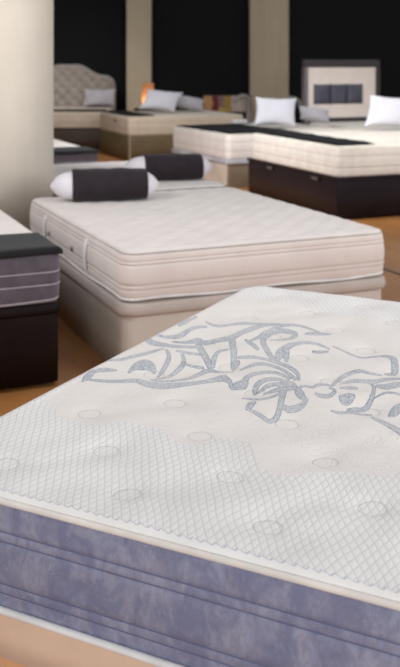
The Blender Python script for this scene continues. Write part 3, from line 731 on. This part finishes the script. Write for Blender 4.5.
lp = [(i, 0) for i in range(nx)]+[(nx, j) for j in range(nz)]+[(i, nz) for i in range(nx, 0, -1)]+[(0, j) for j in range(nz, 0, -1)]
ix = [j*(nx+1)+i for i, j in lp]
for k in range(len(ix)):
    a, b = ix[k], ix[(k+1) % len(ix)]; Fc.append((b, a, a+N, b+N))
mesh('padded_panel', V, Fc, M['tuft'], hd)
for x in (.12, HW-.2): box('leg', x, .02, 0, x+.08, .08, .32, M['nightwood'], hd, .004, smooth=False)
pillow('pillow', .66, .36, .16, (-1.98, 18.36, .712), (math.radians(-14), 0, 0), M['pillow_grey'], 'pale grey pillow leaning on the tufted headboard', seed=3)

# bed I with the framed headboard
def baseI(b, W, L, zb): box_base(b, W, L, 0, zb-.002, M['black_base'], .03)
I_ = side_bed((2.31, 12.47, 0), RC, 1.3, 1.8, .66, .38, M['cream_top'], M['cream_side'], None,
              ('cream mattress in front of the rectangular framed headboard, mostly hidden', 'dark bed base of the bed with the rectangular framed headboard'), basefn=baseI)
hr = empty('framed_headboard', (1.60, 14.18, 0), RC)
tag(hr, 'rectangular cream headboard with dark grey frame and slate cushioned inset', 'headboard')
w = 1.33; zt_ = 1.615; zb_ = .60
box('top_rail', 0, 0, zt_-.115, w, .11, zt_, M['frame_grey'], hr, .008, smooth=False)
box('bottom_rail', 0, 0, zb_, w, .11, zb_+.12, M['frame_grey'], hr, .006, smooth=False)
box('side_rail', 0, -.005, 0, .05, .115, zt_-.115, M['chrome'], hr, .006, smooth=False)
box('side_rail', w-.07, -.005, 0, w, .115, zt_-.115, M['frame_grey'], hr, .006, smooth=False)
box('cream_panel', .05, .015, zb_+.12, w-.07, .10, zt_-.115, M['panel_cream'], hr, .01, smooth=False)
for k in range(3):
    x0 = .15+k*.29; V = []; Fk = []; n = 10
    for j in range(n+1):
        for i in range(n+1):
            a, b = -1+2*i/n, -1+2*j/n
            V.append((x0+.145+a*.144, .012-.045*((1-a**4)*(1-b**4))**.6, 1.085+b*.155*(1-.03*(1-a*a))))
    for j in range(n):
        for i in range(n): q = j*(n+1)+i; Fk.append((q, q+1, q+n+2, q+n+1))
    o = mesh('slate_cushion', V, Fk, M['insert_grey'], hr)
    s = o.modifiers.new('s', 'SOLIDIFY'); s.thickness = .004; s.offset = -1

# pillows at the back
pillow('pillow', .60, .42, .17, (1.02, 12.45, .705), (math.radians(-20), math.radians(2), math.radians(12)), M['pillow'], 'white pillow standing upright left of the framed headboard', seed=1, lean=.12)
pillow('pillow', .46, .24, .15, (1.60, 12.95, .715), (math.radians(-42), math.radians(9), math.radians(10)), M['pillow_grey'], 'greyish shaded pillow in front of the lower left of the framed headboard', seed=5)
pillow('pillow', .68, .42, .17, (2.36, 11.42, .742), (math.radians(-18), math.radians(4), math.radians(18)), M['pillow'], 'white pillow standing at the right edge of the photo, on the cream mattress', seed=4, lean=.3)
pillow('pillow', .64, .40, .2, (-.66, 15.75, .725), (math.radians(-25), math.radians(6), math.radians(12)), M['pillow'], 'white pillow leaning on the beige mattress right of the lamp', seed=2, lean=.38)
pillow('pillow', .56, .28, .18, (-.20, 16.15, .725), (math.radians(-45), math.radians(10), math.radians(5)), M['pillow_grey'], 'smaller grey-white pillow behind the big pillow near the lamp', seed=6)

# nightstand + lamp
ns = empty('nightstand', (-.97, 17.45, 0)); tag(ns, 'small dark nightstand under the lit lamp', 'nightstand')
box('cabinet_body', -.24, -.2, 0, .24, .2, .70, M['nightwood'], ns, .006, smooth=False)
box('top', -.26, -.22, .70, .26, .22, .725, M['nightwood'], ns, .004, smooth=False)
for k in range(2):
    d = box('drawer', -.21, -.215, .12+k*.28, .21, -.2, .37+k*.28, M['nightwood'], ns, .004, smooth=False)
    k_ = cyl('knob', 0, 0, -.02, 0, .012, M['chrome'], d, n=14, axis='y'); k_.location = (0, -.215, .245+k*.28)
lp_ = empty('table_lamp', (-.97, 17.42, .725)); tag(lp_, 'glowing orange cylindrical lamp in front of the left pilaster', 'lamp')
cyl('lamp_base', 0, 0, 0, .03, .09, M['nightwood'], lp_, n=32)
V = []; n = 40
for zz in (.02, .12, .24, .36, .47):
    for i in range(n): V.append((.108*math.cos(2*PI*i/n), .108*math.sin(2*PI*i/n), zz))
mesh('lamp_shade', V, [(j*n+i, j*n+(i+1) % n, (j+1)*n+(i+1) % n, (j+1)*n+i) for j in range(4) for i in range(n)], M['shade'], lp_)
bl = bpy.data.lights.new('lamp_bulb_light', 'POINT'); bl.energy = 1.5; bl.color = (1, .55, .22); bl.shadow_soft_size = .025
bo = bpy.data.objects.new('lamp_bulb_light', bl); COL.objects.link(bo); bo.location = (-1.0, 17.42, .725+.14)
# artwork panel behind bed E
ap = empty('patterned_panel', (.055, 17.8, 0)); tag(ap, 'low colourful panel of yellow, dark red and white patches against the black wall', 'panel')
box('board', 0, 0, .62, .93, .03, .955, M['nightwood'], ap, .003, smooth=False)
for x in (.05, .84): box('leg', x, .0, 0, x+.04, .03, .62, M['nightwood'], ap, .003, smooth=False)
def patchmat():
    t = NT('printed_patches', .6, .3)
    sep = t.n.new('ShaderNodeSeparateXYZ'); t.link(t.tc.outputs['Object'], sep.inputs[0])
    r = t.n.new('ShaderNodeValToRGB'); r.color_ramp.interpolation = 'CONSTANT'
    el = r.color_ramp.elements
    cols = [(0, (170, 130, 84)), (.19, (96, 28, 36)), (.34, (118, 96, 92)), (.44, (150, 120, 60)), (.60, (176, 160, 150)), (.80, (150, 140, 132))]
    while len(el) < len(cols): el.new(.9)
    for e, (p, c) in zip(el, cols): e.position = p; e.color = srgb(*c)
    wx = t.math('ADD', t.math('DIVIDE', sep.outputs[0], .9), t.math('MULTIPLY', t.math('SUBTRACT', t.noise(9, 3), .5), .22))
    t.link(wx, r.inputs[0])
    low = t.mrange(t.math('ADD', sep.outputs[2], t.math('MULTIPLY', t.noise(12, 2), .12)), .74, .80, 1, 0)
    mid = t.math('MULTIPLY', low, t.math('MULTIPLY', t.mrange(sep.outputs[0], .28, .32), t.mrange(sep.outputs[0], .5, .56, 1, 0)))
    t.color(t.mix(mid, r.outputs[0], srgb(176, 150, 66)))
    return t.m
box('printed_sheet', .015, -.006, .64, .915, .0, .94, patchmat(), ap, .001, smooth=False)

# bent-metal armchair
ch = empty('metal_armchair', (1.22, 16.9, 0), math.radians(8)); tag(ch, 'armchair with curved grey metal arms behind the beds, beside the right pilaster', 'chair')
P = [(-.62, 0, .86), (-.55, 0, .93), (-.46, 0, .97), (-.39, 0, .965), (-.355, 0, .90), (-.35, 0, .7), (-.35, 0, .35), (-.35, 0, .025)]
tube('arm_frame', P, .045, M['arm_grey'], ch, n=12)
P = [(.62, 0, .80), (.58, 0, .87), (.50, 0, .915), (.42, 0, .93), (.36, 0, .90), (.35, 0, .7), (.35, 0, .35), (.35, 0, .025)]
tube('arm_frame', P, .045, M['arm_grey'], ch, n=12)
tube('floor_bar', [(-.35, 0, .025), (.35, 0, .025)], .02, M['chrome'], ch)
for s in (-1, 1): tube('floor_bar', [(s*.35, -.25, .022), (s*.35, .3, .022)], .022, M['chrome'], ch)
box('seat', -.32, -.27, .40, .32, .25, .50, M['pillow_grey'], ch, .02, smooth=False)
for s in (-1, 1): tube('seat_bar', [(s*.36, 0, .45), (s*.30, 0, .45)], .02, M['chrome'], ch)
# white card box on bed D
q = box('white_box', -.10, -.06, 0, .10, .06, .05, M['white_plastic'], None, .004, smooth=False); q.location = (.55, 13.2, .715); q.rotation_euler = (0, 0, RD)
tag(q, 'small flat white box lying in front of the curved metal chair arm', 'box')

# ================================================================== light
def area(name, loc, target, size, power, col=(1, 1, 1), sy=None, spread=180):
    l = bpy.data.lights.new(name, 'AREA'); l.energy = power; l.color = col; l.size = size
    if sy: l.shape = 'RECTANGLE'; l.size_y = sy
    l.spread = math.radians(spread)
    o = bpy.data.objects.new(name, l); COL.objects.link(o); o.location = loc
    o.rotation_euler = (Vector(target)-Vector(loc)).to_track_quat('-Z', 'Y').to_euler(); return o
area('window_and_fill_light', (5.2, 1.6, 2.5), (.4, 3.4, .5), 3.0, 160, (.98, .985, 1), 2.0)  # daylight from the shop windows on the right
area('window_and_fill_light', (-.9, -2.4, 1.7), (0, 2.6, .5), 2.6, 98, (.97, .985, 1), 1.8)  # added fill behind the camera, brightens the bed fronts
area('ceiling_panel_light', (1.2, 5.2, 3.3), (.3, 4.9, .6), 1.4, 8, (1, .97, .95), 1.4, 120)
area('ceiling_panel_light', (-1.5, 9.0, 3.2), (1.2, 11.2, .5), 1.0, 58, (.98, .98, 1), 1.0, 110)
area('ceiling_panel_light', (-3.0, 3.6, 3.2), (-.9, 6.0, .6), 1.2, 68, (1, .98, .97), 1.2)
area('ceiling_panel_light', (2.4, 8.4, 3.3), (2.0, 11.8, .6), 1.0, 34, (1, .97, .95), 1.0, 100)
area('ceiling_panel_light', (-2.6, 15.2, 3.3), (-2.9, 18.3, .7), .8, 12, (1, .95, .92), .8, 70)
area('ceiling_panel_light', (-1.9, 12.6, 3.3), (-.8, 15.2, .3), .8, 7, (1, .95, .92), .8, 60)
w_ = bpy.data.worlds.new('room_ambience'); S.world = w_; w_.use_nodes = True
w_.node_tree.nodes['Background'].inputs[0].default_value = (.93, .95, 1, 1); w_.node_tree.nodes['Background'].inputs[1].default_value = .36

# ================================================================== camera
cam = bpy.data.cameras.new('camera'); co_ = bpy.data.objects.new('camera', cam); COL.objects.link(co_)
co_.location = (0, 0, 1.55); co_.rotation_euler = (PI/2, 0, 0)
cam.sensor_fit = 'VERTICAL'; cam.sensor_height = 36; cam.lens = 933/667*36
cam.shift_y = -(333.5-64)/667; cam.clip_start = .05; cam.clip_end = 100
cam.dof.use_dof = True; cam.dof.focus_distance = 2.35; cam.dof.aperture_fstop = 4.6
S.camera = co_
S.view_settings.view_transform = 'Standard'; S.view_settings.look = 'None'; S.view_settings.gamma = 1
S.view_settings.use_curve_mapping = False; S.view_settings.exposure = 0.2
